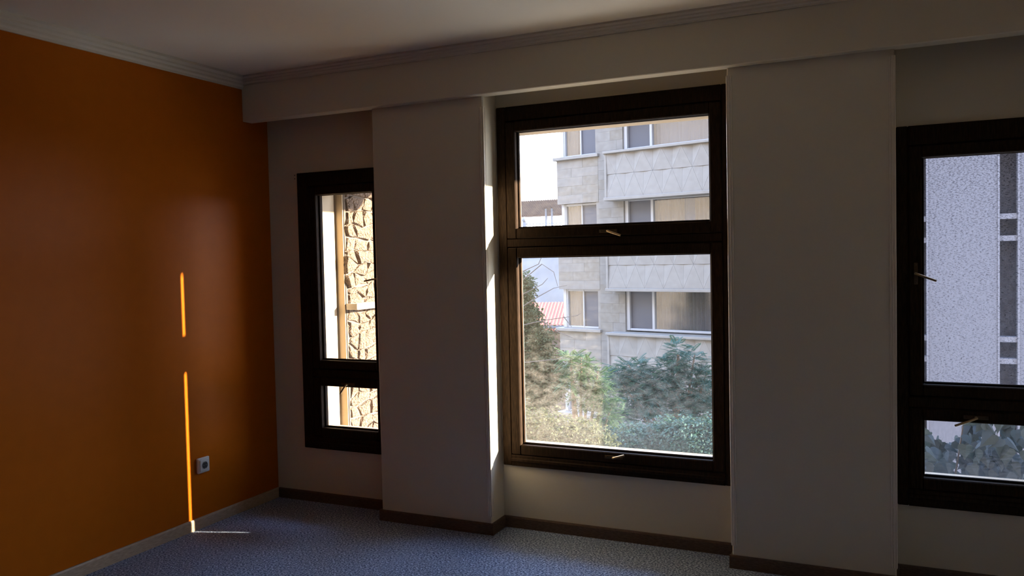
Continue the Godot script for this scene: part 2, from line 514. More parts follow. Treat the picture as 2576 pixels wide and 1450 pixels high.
func build_windows() -> void:
	var sun_dust := Color(0.93, 0.90, 0.84)
	var cool := Color(0.86, 0.88, 0.93)
	var g_clear := dusty_glass("glass_upper", 31, 0.05, 0.04, 0.0, sun_dust, sun_dust)
	var g_low := dusty_glass("glass_lower", 35, 0.06, 0.22, 0.0, sun_dust, sun_dust)
	var g_narrow := dusty_glass("glass_narrow", 39, 0.05, 0.06, 0.0, sun_dust, sun_dust)
	var g_right := dusty_glass("glass_right", 43, 0.10, 0.05, 0.40, cool, Color(0.16, 0.16, 0.2))
	var g_right2 := dusty_glass("glass_right_low", 47, 0.04, 0.16, 0.0, cool, cool)
	var w1 := make_window(1, "narrow dark wooden window in the corner beside the orange wall", [0.252, 0.958, 0.365, 2.195], [[0.403, 0.845, 0.957, 2.043], [0.403, 0.845, 0.508, 0.787]], 0.060, [g_narrow, g_narrow])
	var w2 := make_window(2, "large dark wooden window with two wide panes between the pillars", [1.728, 3.084, 0.376, 2.483], [[1.846, 2.9645, 1.775, 2.336], [1.846, 2.9645, 0.5035, 1.6034]], 0.062, [g_clear, g_low])
	var w3 := make_window(3, "dark wooden window showing grey concrete and leaves", [3.849, 4.555, 0.365, 2.19], [[3.9584, 4.406, 0.957, 2.037], [3.9584, 4.406, 0.507, 0.785]], 0.060, [g_right, g_right2])
	var zs := Z_FR + 0.005
	handle(w1, Vector3(0.625, 0.808, zs), false, Vector3(-0.030, -0.055, 0.022))
	handle(w1, Vector3(0.872, 1.49, zs), true, Vector3(-0.070, -0.012, 0.012))
	handle(w2, Vector3(2.405, 1.742, zs), false, Vector3(0.078, -0.026, 0.016))
	handle(w2, Vector3(2.415, 0.478, zs), false, Vector3(0.068, 0.024, 0.016))
	handle(w3, Vector3(4.182, 0.812, zs), false, Vector3(-0.085, -0.034, 0.020))
	handle(w3, Vector3(3.932, 1.487, zs), true, Vector3(0.080, -0.032, 0.018))

func build_socket() -> void:
	var s := thing("wall_socket", "white square power socket on the orange wall above the baseboard", "socket")
	s.position = Vector3(0, 0.382, 0.505)
	box("back_box", Vector3(0, -0.046, -0.046), Vector3(0.018, 0.046, 0.046), M.socket_plastic, s, 0.004)
	box("cover_plate", Vector3(0.018, -0.036, -0.036), Vector3(0.024, 0.036, 0.036), M.socket_plastic, s, 0.002)
	var st := new_st()
	var pts := []
	for k in 25:
		pts.append(Vector3(0.0245, 0.0235 * sin(TAU * k / 24.0), 0.0235 * cos(TAU * k / 24.0)))
	tube(st, pts, 0.0022, 0.0022, 6)
	obj("ring", st, M.socket_plastic, s)
	st = new_st()
	tube(st, [Vector3(0.0242, 0, 0), Vector3(0.0246, 0, 0)], 0.0215, 0.0215, 24)
	obj("recess", st, M.socket_dark, s)
	for k in [-1.0, 1.0]:
		st = new_st()
		tube(st, [Vector3(0.0246, 0, k * 0.0095), Vector3(0.0262, 0, k * 0.0095)], 0.0028, 0.0028, 8)
		obj("contact", st, M.plug_metal, s)
		box("earth_clip", Vector3(0.0246, k * 0.018 - 0.003, -0.002), Vector3(0.0262, k * 0.018 + 0.003, 0.002), M.plug_metal, s)

func build_nails() -> void:
	for n in [[2.163, "lower of two tiny dark nails beside the narrow window frame"], [2.186, "upper of two tiny dark nails beside the narrow window frame"]]:
		var st := new_st()
		tube(st, [Vector3(0.222, n[0], Z_REC - 0.002), Vector3(0.222, n[0], Z_REC + 0.004)], 0.0035, 0.003, 8)
		var o := obj("nail", st, M.socket_dark)
		tag(o, n[1], "nail", "nails beside the narrow window")

# ---------------------------------------------------------------- outside

# rough stone fin beyond the narrow window
func build_fin() -> void:
	var f := thing("stone_fin", "rough split-stone fin wall standing outside the narrow window", "stone wall")
	f.position = Vector3(0, GROUND, 0)
	var y0 := -GROUND + 0.25
	var top := -GROUND + 2.74
	var y1 := -GROUND + 2.46
	box("core", Vector3(-0.05, 0, -1.75), Vector3(0.40, top, -0.44), M.facade_stone, f)
	box("mortar_bed", Vector3(0.40, 0, -1.75), Vector3(0.406, top, -0.45), M.mortar, f)
	box("ledge", Vector3(0.405, -GROUND + 1.27, -1.7), Vector3(0.50, -GROUND + 1.312, -0.445), M.ledge_metal, f, 0.004)
	# irregular stones on the side that faces the large window
	var nz := 11
	var ny := 26
	var node := []
	for j in ny + 1:
		var row := []
		for i in nz + 1:
			var jit := Vector2(rng.randf_range(-0.042, 0.042), rng.randf_range(-0.036, 0.036))
			if i == 0:
				jit.x = rng.randf_range(-0.005, 0.03)
			if i == nz:
				jit.x = 0.0
			row.append(Vector2(-0.445 - 1.28 * i / nz, y0 + (y1 - y0) * j / ny) + Vector2(-jit.x, jit.y))
		node.append(row)
	for j in ny:
		for i in nz:
			var q := [node[j][i], node[j][i + 1], node[j + 1][i + 1], node[j + 1][i]]
			var c: Vector2 = (q[0] + q[1] + q[2] + q[3]) / 4.0
			var st := new_st()
			var lift := rng.randf_range(0.010, 0.026)
			var tilt := Vector2(rng.randf_range(-0.12, 0.12), rng.randf_range(-0.12, 0.12))
			var inner := []
			var rim := []
			for k in 4:
				for h in 2:
					var p: Vector2 = q[k] if h == 0 else (q[k] + q[(k + 1) % 4]) / 2.0 + Vector2(rng.randf_range(-0.01, 0.01), rng.randf_range(-0.01, 0.01))
					rim.append(c + (p - c) * 0.97)
					inner.append(c + (p - c) * rng.randf_range(0.72, 0.9))
			var hts := []
			for p in inner:
				hts.append(0.405 + maxf(0.006, lift + (p - c).dot(tilt) + rng.randf_range(-0.008, 0.008)))
			var cc := Vector3(0.405 + lift + 0.006, c.y, c.x)
			for k in 8:
				var k2 := (k + 1) % 8
				var a := Vector3(0.40, rim[k].y, rim[k].x)
				var b := Vector3(0.40, rim[k2].y, rim[k2].x)
				var d := Vector3(hts[k2], inner[k2].y, inner[k2].x)
				var e := Vector3(hts[k], inner[k].y, inner[k].x)
				var out := Vector3(0.02, (a.y + b.y) / 2 - c.y, (a.z + b.z) / 2 - c.x)
				quad(st, a, b, d, e, out)
				tri(st, e, d, cc, Vector3.RIGHT)
			obj("stone", st, M.rock, f)

func build_shade_pier() -> void:  # unseen pier, added to keep the sun off the right window sill
	var p := thing("shade_pier", "short unseen pier added outside to shade the sill of the window facing the tower", "pier")
	p.position = Vector3(4.68, GROUND, -0.645)
	box("shaft", Vector3(-0.21, 0, -0.2), Vector3(0.21, -GROUND + 2.6, 0.2), M.facade_stone, p, 0.01)
	box("cap", Vector3(-0.21, -GROUND + 2.6, -0.2), Vector3(0.23, -GROUND + 2.7, 0.2), M.facade_stone, p, 0.01)

# the stone-faced apartment block across the yard, in its own axes: u right, v up, w towards us
func build_apartments() -> void:
	var a := thing("apartment_building", "pale stone apartment block with folded-triangle balcony parapets", "building")
	var ang := deg_to_rad(75.2)
	a.transform = Transform3D(Basis(Vector3(sin(ang), 0, cos(ang)), Vector3.UP, Vector3(-cos(ang), 0, sin(ang))), Vector3(-6.48, 0, -21.84))
	box("body", Vector3(0.12, GROUND, -5), Vector3(8.3, 10.5, -0.42), M.limestone, a)
	box("pier", Vector3(1.60, GROUND, -0.45), Vector3(2.66, 10.5, -0.02), M.limestone, a)
	box("pier", Vector3(8.0, GROUND, -0.45), Vector3(8.3, 10.5, 0), M.limestone, a)
	# stone courses of the pier
	var row := 0
	var v := -5.2
	while v < 6.9:
		var cut := 2.18 if row % 2 == 0 else 2.42
		for s in [[1.705, cut], [cut, 2.655]]:
			box("stone_block", Vector3(s[0] + 0.001, v + 0.001, -0.05), Vector3(s[1] - 0.001, v + 0.309, rng.randf_range(-0.003, 0.003)), M.limestone_warm if rng.randf() < 0.35 else M.limestone, a, 0.0015)
		v += 0.31
		row += 1
	for k in range(-2, 3):
		var s0 := 2.09 + 2.88 * k        # top of the sill of this storey
		# corner spandrel of five courses, then its sill
		var b0 := s0 - 1.57
		box("spandrel", Vector3(0.05, b0 + 0.01, -0.42), Vector3(1.70, s0 - 0.1, -0.03), M.limestone, a)
		for r in 5:
			var cut2 := 1.08 if r % 2 == 0 else 0.62
			var hh := (1.47) / 5.0
			for s in [[0.03, cut2], [cut2, 1.70]]:
				box("stone_block", Vector3(s[0] + 0.001, b0 + r * hh + 0.001, -0.06), Vector3(s[1] - 0.001, b0 + (r + 1) * hh - 0.001, rng.randf_range(-0.002, 0.003)), M.limestone_warm if rng.randf() < 0.25 else M.limestone, a, 0.0015)
		box("sill", Vector3(-0.06, s0 - 0.1, -0.42), Vector3(1.76, s0, 0.12), M.concrete_white, a, 0.01)
		# corner window above the sill
		var w := Node3D.new()
		w.name = "corner_window"
		a.add_child(w, true)
		var h0 := s0 + 0.0
		var h1 := s0 + 1.31
		box("corner_post", Vector3(0.09, h0, -0.42), Vector3(0.22, h1, -0.16), M.window_white, w, 0.01)
		for u in [0.22, 0.885, 1.555]:
			box("mullion", Vector3(u, h0, -0.30), Vector3(u + 0.045, h1, -0.18), M.window_white, w, 0.008)
		box("window_rail", Vector3(0.265, h0, -0.30), Vector3(1.555, h0 + 0.06, -0.19), M.window_white, w, 0.008)
		box("window_rail", Vector3(0.265, h1 - 0.07, -0.30), Vector3(1.555, h1, -0.19), M.window_white, w, 0.008)
		box("fly_screen", Vector3(0.93, h0 + 0.06, -0.245), Vector3(1.555, h1 - 0.07, -0.235), M.screen_grey, w)
		curtain(w, 0.265, 0.885, h0 + 0.06, h1 - 0.07, -0.32, M.curtain_tan, 0.022)
		pane2(w, 0.265, 0.885, h0 + 0.06, h1 - 0.07, -0.25)
		# wide window
		var ww := Node3D.new()
		ww.name = "wide_window"
		a.add_child(ww, true)
		box("window_jamb", Vector3(2.655, h0, -0.42), Vector3(2.78, h1, -0.06), M.window_white, ww, 0.01)
		for u in [3.585, 5.95]:
			box("mullion", Vector3(u, h0, -0.22), Vector3(u + 0.09, h1, -0.08), M.window_white, ww, 0.01)
		box("window_jamb", Vector3(7.88, h0, -0.42), Vector3(8.0, h1, -0.06), M.window_white, ww, 0.01)
		box("window_rail", Vector3(2.78, h0, -0.22), Vector3(7.88, h0 + 0.07, -0.07), M.window_white, ww, 0.01)
		box("window_rail", Vector3(2.78, h1 - 0.05, -0.22), Vector3(7.88, h1, -0.07), M.window_white, ww, 0.01)
		box("fly_screen", Vector3(2.78, h0 + 0.07, -0.17), Vector3(3.585, h1 - 0.05, -0.16), M.screen_grey, ww)
		if k == 0:
			curtain(ww, 3.675, 4.62, h0 + 0.07, h1 - 0.05, -0.32, M.curtain_tan, 0.03)
			curtain(ww, 4.62, 5.0, h0 + 0.07, h1 - 0.05, -0.36, M.gap_blue, 0.01)  # dark blue sheet in place of the unlit gap between the tan curtains
			curtain(ww, 5.0, 5.95, h0 + 0.07, h1 - 0.05, -0.32, M.curtain_tan, 0.03)
		elif k == 1:
			curtain(ww, 3.675, 5.95, h0 + 0.07, h1 - 0.05, -0.34, M.screen_grey, 0.01)
		else:
			curtain(ww, 3.675, 5.95, h0 + 0.07, h1 - 0.05, -0.32, M.curtain_grey, 0.03)
		curtain(ww, 6.04, 7.88, h0 + 0.07, h1 - 0.05, -0.32, M.curtain_grey, 0.03)
		pane2(ww, 3.675, 5.95, h0 + 0.07, h1 - 0.05, -0.15)
		pane2(ww, 6.04, 7.88, h0 + 0.07, h1 - 0.05, -0.15)
		parapet(a, s0)
	# white bars before the lowest window row
	for i in 15:
		box("window_bar", Vector3(2.75 + 0.145 * i * 1.6, -4.6, 0.05), Vector3(2.775 + 0.145 * i * 1.6, -2.42, 0.075), M.window_white, a)
	for i in 14:
		box("window_bar", Vector3(3.9 + 0.145 * i, -4.6, 0.08), Vector3(3.922 + 0.145 * i, -2.42, 0.1), M.window_white, a)
	box("window_bar", Vector3(2.7, -3.2, 0.075), Vector3(6.1, -3.17, 0.105), M.window_white, a)

func curtain(parent: Node, u0: float, u1: float, v0: float, v1: float, w: float, m: Material, amp: float) -> void:
	var st := new_st()
	var n := int(maxf(4.0, (u1 - u0) / 0.04))
	for i in n:
		var a := lerpf(u0, u1, float(i) / n)
		var b := lerpf(u0, u1, float(i + 1) / n)
		var wa := w + amp * sin(i * 1.9) * (0.6 + 0.4 * sin(i * 0.7))
		var wb := w + amp * sin((i + 1) * 1.9) * (0.6 + 0.4 * sin((i + 1) * 0.7))
		quad(st, Vector3(a, v0, wa), Vector3(b, v0, wb), Vector3(b, v1, wb), Vector3(a, v1, wa), Vector3(0, 0, 1))
		quad(st, Vector3(a, v0, wa - 0.012), Vector3(b, v0, wb - 0.012), Vector3(b, v1, wb - 0.012), Vector3(a, v1, wa - 0.012), Vector3(0, 0, -1))
	obj("curtain", st, m, parent)

func pane2(parent: Node, u0: float, u1: float, v0: float, v1: float, w: float) -> void:
	var o := box("pane", Vector3(u0, v0, w), Vector3(u1, v1, w + 0.006), M.far_glass, parent)
	o.set_meta("label", "window pane")

# balcony parapet of folded concrete triangles below the sill height s0 of a storey
func parapet(a: Node, s0: float) -> void:
	var p := Node3D.new()
	p.name = "balcony"
	a.add_child(p, true)
	var top := s0 - 0.04
	var bot := s0 - 1.57
	var u0 := 2.34
	var u1 := 8.2
	box("coping", Vector3(2.24, top - 0.08, -0.42), Vector3(u1 + 0.06, top, 0.57), M.concrete_white, p, 0.012)
	box("slab", Vector3(2.24, bot - 0.03, -0.42), Vector3(u1 + 0.06, bot + 0.07, 0.54), M.concrete_white, p, 0.012)
	box("parapet_wall", Vector3(2.26, bot + 0.05, 0.28), Vector3(u1, top - 0.06, 0.38), M.concrete_white, p)
	box("parapet_edge", Vector3(2.26, bot + 0.05, 0.28), Vector3(2.34, top - 0.06, 0.50), M.concrete_white, p, 0.01)
	var wd := 0.66
	var r0 := bot + 0.07
	var r1 := top - 0.73
	var r2 := top - 0.08
	var f := 0.46
	var back := 0.415
	for k in range(-1, 9):
		var t0 := u0 + wd * k               # tops of the upper row's triangles, feet of the lower row's
		var b0 := u0 + wd * (k + 0.5)
		facet(p, [Vector3(b0 - wd, r1, f), Vector3(b0, r1, f), Vector3(t0, r2, f + 0.03)], u0, u1)
		facet(p, [Vector3(t0, r2, f + 0.03), Vector3(b0, r2, back), Vector3(b0, r1, f)], u0, u1)
		facet(p, [Vector3(t0 + wd, r2, f + 0.03), Vector3(b0, r2, back), Vector3(b0, r1, f)], u0, u1)
		facet(p, [Vector3(t0, r0, f + 0.03), Vector3(t0 + wd, r0, f + 0.03), Vector3(b0, r1, f)], u0, u1)
		facet(p, [Vector3(b0, r1, f), Vector3(t0 + wd, r1, back + 0.02), Vector3(t0 + wd, r0, f + 0.03)], u0, u1)
		facet(p, [Vector3(b0 + wd, r1, f), Vector3(t0 + wd, r1, back + 0.02), Vector3(t0 + wd, r0, f + 0.03)], u0, u1)

# one triangular plate, cut at the parapet's ends
func facet(p: Node, v: Array, u0: float, u1: float) -> void:
	var poly := []
	for i in 3:
		poly.append(v[i])
	for side in [[u0, 1.0], [u1, -1.0]]:
		var cutp := []
		for i in poly.size():
			var a: Vector3 = poly[i]
			var b: Vector3 = poly[(i + 1) % poly.size()]
			var ia: bool = (a.x - side[0]) * side[1] >= -1e-6
			var ib: bool = (b.x - side[0]) * side[1] >= -1e-6
			if ia:
				cutp.append(a)
			if ia != ib:
				cutp.append(a.lerp(b, (side[0] - a.x) / (b.x - a.x)))
		poly = cutp
	if poly.size() < 3:
		return
	var c := Vector3.ZERO
	for q in poly:
		c += q
	c /= poly.size()
	var st := new_st()
	var fr := []
	for q in poly:
		fr.append(c + (q - c) * 0.988)
	for i in range(1, fr.size() - 1):
		tri(st, fr[0], fr[i], fr[i + 1], Vector3(0, 0, 1))
	for i in fr.size():
		var q0: Vector3 = fr[i]
		var q1: Vector3 = fr[(i + 1) % fr.size()]
		var k0 := Vector3(q0.x, q0.y, 0.37)
		var k1 := Vector3(q1.x, q1.y, 0.37)
		quad(st, q0, q1, k1, k0, (q0 + q1) / 2.0 - c + Vector3(0, 0, 0))
	obj("relief_panel", st, M.concrete_white, p)

func build_far() -> void:
	# plain white building with a roof railing
	var b := thing("white_building", "plain white plastered building with a railed roof terrace", "building")
	b.position = Vector3(-13.0, GROUND, -35.0)
	b.rotation.y = deg_to_rad(12.0)
	var top := 2.4 - GROUND
	box("wall", Vector3(-9, 0, -10), Vector3(6, top, 0), M.white_plaster, b)
	box("parapet_cap", Vector3(-9.05, top, -0.25), Vector3(6.05, top + 0.1, 0.05), M.white_plaster, b)
	var r := thing("roof_railing", "thin grey roof railing on the plain white building", "railing")
	r.position = Vector3(-13.0, 2.5, -35.0)
	r.rotation.y = deg_to_rad(12.0)
	box("rail", Vector3(-9, 0.86, -0.12), Vector3(6, 0.90, -0.08), M.steel_grey, r)
	box("rail", Vector3(-9, 0.12, -0.12), Vector3(6, 0.16, -0.08), M.steel_grey, r)
	for i in 8:
		var x := -8.9 + 2.1 * i
		box("post", Vector3(x - 0.08, 0, -0.18), Vector3(x + 0.08, 1.0, -0.02), M.steel_grey, r)
		var st2 := new_st()
		ball(st2, Vector3(x, 1.12, -0.1), Vector3.ONE * 0.15, 10, 6)
		obj("ball_cap", st2, M.steel_grey, r)
	var st := new_st()
	for i in 84:
		bx(st, Vector3(-8.8 + 0.175 * i, 0.12, -0.115), Vector3(-8.77 + 0.175 * i, 1.05, -0.085))
	var bars := obj("balusters", st, M.steel_grey, r)
	bars.set_meta("kind", "stuff")
	# rusty canopy on posts
	var c := thing("roof_canopy", "rusty corrugated canopy on thin posts above the roof terrace", "canopy")
	c.position = Vector3(-13.4, 2.4, -37.4)
	st = new_st()
	for i in 42:
		var u := -4.1 + 0.13 * i
		corrug(st, u, 0.13, 2.36, 1.62, 0.0, -1.6, i)
	obj("roof_sheet", st, M.rust_sheet, c)
	st = new_st()
	bx(st, Vector3(-4.15, 1.56, -1.64), Vector3(1.35, 1.64, -1.56))
	obj("eave_beam", st, M.rust_sheet, c)
	for x3 in [-2.4, -0.22, 0.14, 1.25]:
		box("post", Vector3(x3 - 0.045, -8.9, -0.9), Vector3(x3 + 0.045, 1.95, -0.8), M.steel_grey, c)
	# house with an orange roof
	var h := thing("tiled_house", "low brown house with an orange tiled roof", "house")
	h.position = Vector3(-9.4, GROUND, -28.6)
	h.rotation.y = deg_to_rad(14.0)
	box("wall", Vector3(-3.4, 0, -4), Vector3(2.6, 5.15, 0), M.brown_wall, h)
	st = new_st()
	for i in 44:
		corrug(st, -3.7 + 0.15 * i, 0.15, 5.2, 6.05, 0.35, -2.0, i)
	obj("roof", st, M.roof_tile, h)
	st = new_st()
	for i in 44:
		corrug(st, -3.7 + 0.15 * i, 0.15, 4.98, 5.16, 0.55, 0.2, i)
	obj("eave_tiles", st, M.roof_tile, h)
	box("gutter", Vector3(-3.75, 5.1, 0.3), Vector3(2.9, 5.2, 0.42), M.steel_grey, h)
	# concrete tower seen through the window with the handle
	var t := thing("concrete_tower", "grey concrete tower with dark vertical window slots", "building")
	t.position = Vector3(0, GROUND, -17.0)
	var slots := []
	for i in range(-1, 4):
		slots.append(4.235 + 1.81 * i)
	box("core", Vector3(1.3, 0, -2), Vector3(11.6, 24, -0.30), M.tower_glass, t)
	var px := 1.3
	for s in slots + [11.6]:
		if s > px:
			box("wall_panel", Vector3(px, 0, -0.31), Vector3(s, 24, 0), M.tower_concrete, t, 0.02)
			for e in [px, s]:
				if e > 1.4 and e < 11.5:
					box("panel_edge", Vector3(e - (0.0 if e == px else 0.04), 0, 0), Vector3(e + (0.04 if e == px else 0.0), 24, 0.02), M.tower_bar, t)
		px = s + 0.345
	for s in slots:
		for k in range(-1, 6):
			for y in [2.31, 1.82]:
				var yy: float = y + 2.76 * (k - 1) - GROUND
				box("cross_bar", Vector3(s, yy - 0.06, -0.29), Vector3(s + 0.345, yy + 0.06, -0.03), M.tower_bar, t)
	# unseen block added to keep the sun off the climbing plant
	var n := thing("shade_block", "plain sand-coloured block added out of view to shade the climbing plant", "building")
	n.position = Vector3(7.4, GROUND, -5.2)
	box("wall", Vector3(-0.6, 0, -0.7), Vector3(0.6, 7.7, 0.65), M.facade_stone, n)
	box("parapet_cap", Vector3(-0.65, 7.7, -0.75), Vector3(0.65, 7.8, 0.7), M.concrete_white, n)
	# ground
	var g := box("ground", Vector3(-70, GROUND - 0.5, -90), Vector3(60, GROUND, 10), M.ground_soil)
	tag(g, "dry pale ground of the yard below the windows", "ground")
	g.set_meta("kind", "structure")

func corrug(st: SurfaceTool, u: float, wd: float, ya: float, yb: float, za: float, zb: float, _i: int) -> void:
	# one wave of a corrugated sheet that runs from (ya, za) to (yb, zb), 2 cm thick
	var h := wd * 0.28
	for e in 2:
		var dy := -0.02 * e
		var out := Vector3(0, 1.0 - 2.0 * e, 0.2)
		quad(st, Vector3(u, ya + dy, za), Vector3(u + wd / 2, ya + h + dy, za), Vector3(u + wd / 2, yb + h + dy, zb), Vector3(u, yb + dy, zb), out)
		quad(st, Vector3(u + wd / 2, ya + h + dy, za), Vector3(u + wd, ya + dy, za), Vector3(u + wd, yb + dy, zb), Vector3(u + wd / 2, yb + h + dy, zb), out)
	quad(st, Vector3(u, ya, za), Vector3(u + wd / 2, ya + h, za), Vector3(u + wd / 2, ya + h - 0.02, za), Vector3(u, ya - 0.02, za), Vector3(0, 0, 1))
	quad(st, Vector3(u + wd / 2, ya + h, za), Vector3(u + wd, ya, za), Vector3(u + wd, ya - 0.02, za), Vector3(u + wd / 2, ya + h - 0.02, za), Vector3(0, 0, 1))

# ---------------------------------------------------------------- plants

# a feathered leaf of many leaflets along +x
func feather_leaf(pairs: int, length: float, leaflet: float) -> ArrayMesh:
	var st := new_st()
	var droop := -0.22
	for i in pairs:
		var t := (i + 0.6) / pairs
		var c := Vector3(length * t, droop * length * t * t, 0)
		for s in [-1.0, 1.0]:
			var d := Vector3(0.35, -0.25, s).normalized()
			var l := leaflet * (1.0 - 0.45 * absf(t - 0.45))
			var m := c + d * l * 0.45
			var side := Vector3(1, 0.1, 0) * l * 0.17
			tri(st, c, m + side, c + d * l, Vector3.UP)
			tri(st, c, c + d * l, m - side, Vector3.UP)
	var e := Vector3(length, droop * length, 0)
	tri(st, e - Vector3(0.03, 0, 0.012), e - Vector3(0.03, 0, -0.012), e + Vector3(leaflet * 0.8, -0.02, 0), Vector3.UP)
	tri(st, Vector3(0, -0.004, 0), Vector3(0, 0.006, 0), e, Vector3(0, 0, 1))
	return st.commit()

# small simple leaves in a bunch
func bunch_leaf(n: int, size: float, spread: float) -> ArrayMesh:
	var st := new_st()
	for i in n:
		var c := Vector3(rng.randf_range(-1, 1), rng.randf_range(-1, 1), rng.randf_range(-1, 1)) * spread
		var d := Vector3(rng.randf_range(-1, 1), rng.randf_range(-0.8, 0.6), rng.randf_range(-1, 1)).normalized()
		var s := d.cross(Vector3(rng.randf(), rng.randf(), rng.randf())).normalized() * size * 0.26
		tri(st, c, c + d * size * 0.5 + s, c + d * size, Vector3.UP)
		tri(st, c, c + d * size, c + d * size * 0.5 - s, Vector3.UP)
	return st.commit()

# a tree: stem, limbs to each blob of the crown, leaves. blobs: [centre, radii, leaf count]
func tree(called: String, label: String, foot: Vector3, blobs: Array, leaf_mesh: Mesh, m: Material, parts: int, leaf_scale := 1.0, thick := 1.0) -> void:
	var t := thing(called, label, "tree", "")
	t.position = foot
	var trunk_top: Vector3 = blobs[0][0] - foot
	var st := new_st()
	tube(st, [Vector3.ZERO, Vector3(0.08, trunk_top.y * 0.35, 0.05), Vector3(trunk_top.x * 0.7, trunk_top.y * 0.72, trunk_top.z * 0.7), trunk_top], 0.17, 0.03, 8)
	obj("trunk", st, M.bark, t)
	for i in range(1, blobs.size()):
		var c: Vector3 = blobs[i][0] - foot
		var from := Vector3(trunk_top.x * 0.55, minf(c.y - 0.6, trunk_top.y * 0.6), trunk_top.z * 0.55)
		st = new_st()
		tube(st, [from, from.lerp(c, 0.5) + Vector3(0, -0.25, 0), c, c + (c - from).normalized() * 0.2], 0.05, 0.008, 6)
		obj("limb", st, M.bark, t)
	var places := []
	for b in blobs:
		for i in int(b[2] * thick):
			var d := Vector3(rng.randfn(), rng.randfn(), rng.randfn()).normalized()
			var rr := pow(rng.randf(), 0.45)
			var p: Vector3 = b[0] - foot + d * Vector3(b[1]) * rr
			var yaw := atan2(-d.z, d.x) + rng.randf_range(-1.9, 1.9)
			var bas := Basis(Vector3.UP, yaw) * Basis(Vector3(0, 0, 1), clampf(d.y * 0.6, -0.6, 0.7) + rng.randf_range(-0.5, 0.4)) * Basis(Vector3.RIGHT, rng.randf_range(-0.5, 0.5))
			places.append(Transform3D(bas.scaled(Vector3.ONE * rng.randf_range(0.7, 1.15) * leaf_scale), p))
	# the leaves that show largest are parts of their own; the rest is foliage nobody could count
	places.sort_custom(func(x, y): return x.origin.z > y.origin.z)
	var own := mini(parts, places.size())
	for i in own:
		var o := obj("leaf", leaf_mesh, m, t)
		o.transform = places[i]
	if places.size() > own:
		var mm := MultiMesh.new()
		mm.transform_format = MultiMesh.TRANSFORM_3D
		mm.mesh = leaf_mesh
		mm.instance_count = places.size() - own
		for i in places.size() - own:
			mm.set_instance_transform(i, places[own + i])
		var mi := MultiMeshInstance3D.new()
		mi.name = "foliage"
		mi.multimesh = mm
		mi.material_override = m
		mi.set_meta("kind", "stuff")
		t.add_child(mi, true)

# a broad pointed leaf like the vine's, folded along its midrib, pointing down
func broad_leaf(size: float) -> ArrayMesh:
	var st := new_st()
	var half := [Vector2(0, 0.12), Vector2(0.22, 0.22), Vector2(0.46, 0.10), Vector2(0.50, -0.12), Vector2(0.40, -0.34), Vector2(0.28, -0.48), Vector2(0.13, -0.72), Vector2(0, -1.0)]
	for s in [-1.0, 1.0]:
		for i in half.size() - 1:
			var a := Vector3(half[i].x * s, half[i].y, -absf(half[i].x) * 0.35 - 0.1 * half[i].y * half[i].y) * size
			var b := Vector3(half[i + 1].x * s, half[i + 1].y, -absf(half[i + 1].x) * 0.35 - 0.1 * half[i + 1].y * half[i + 1].y) * size
			tri(st, Vector3(0, -0.2, 0.01) * size, a, b, Vector3(0, 0, 1))
	tri(st, Vector3(-0.012, 0.1, 0) * size, Vector3(0.012, 0.1, 0) * size, Vector3(0.05, 0.5, -0.1) * size, Vector3(0, 0, 1))
	return st.commit()

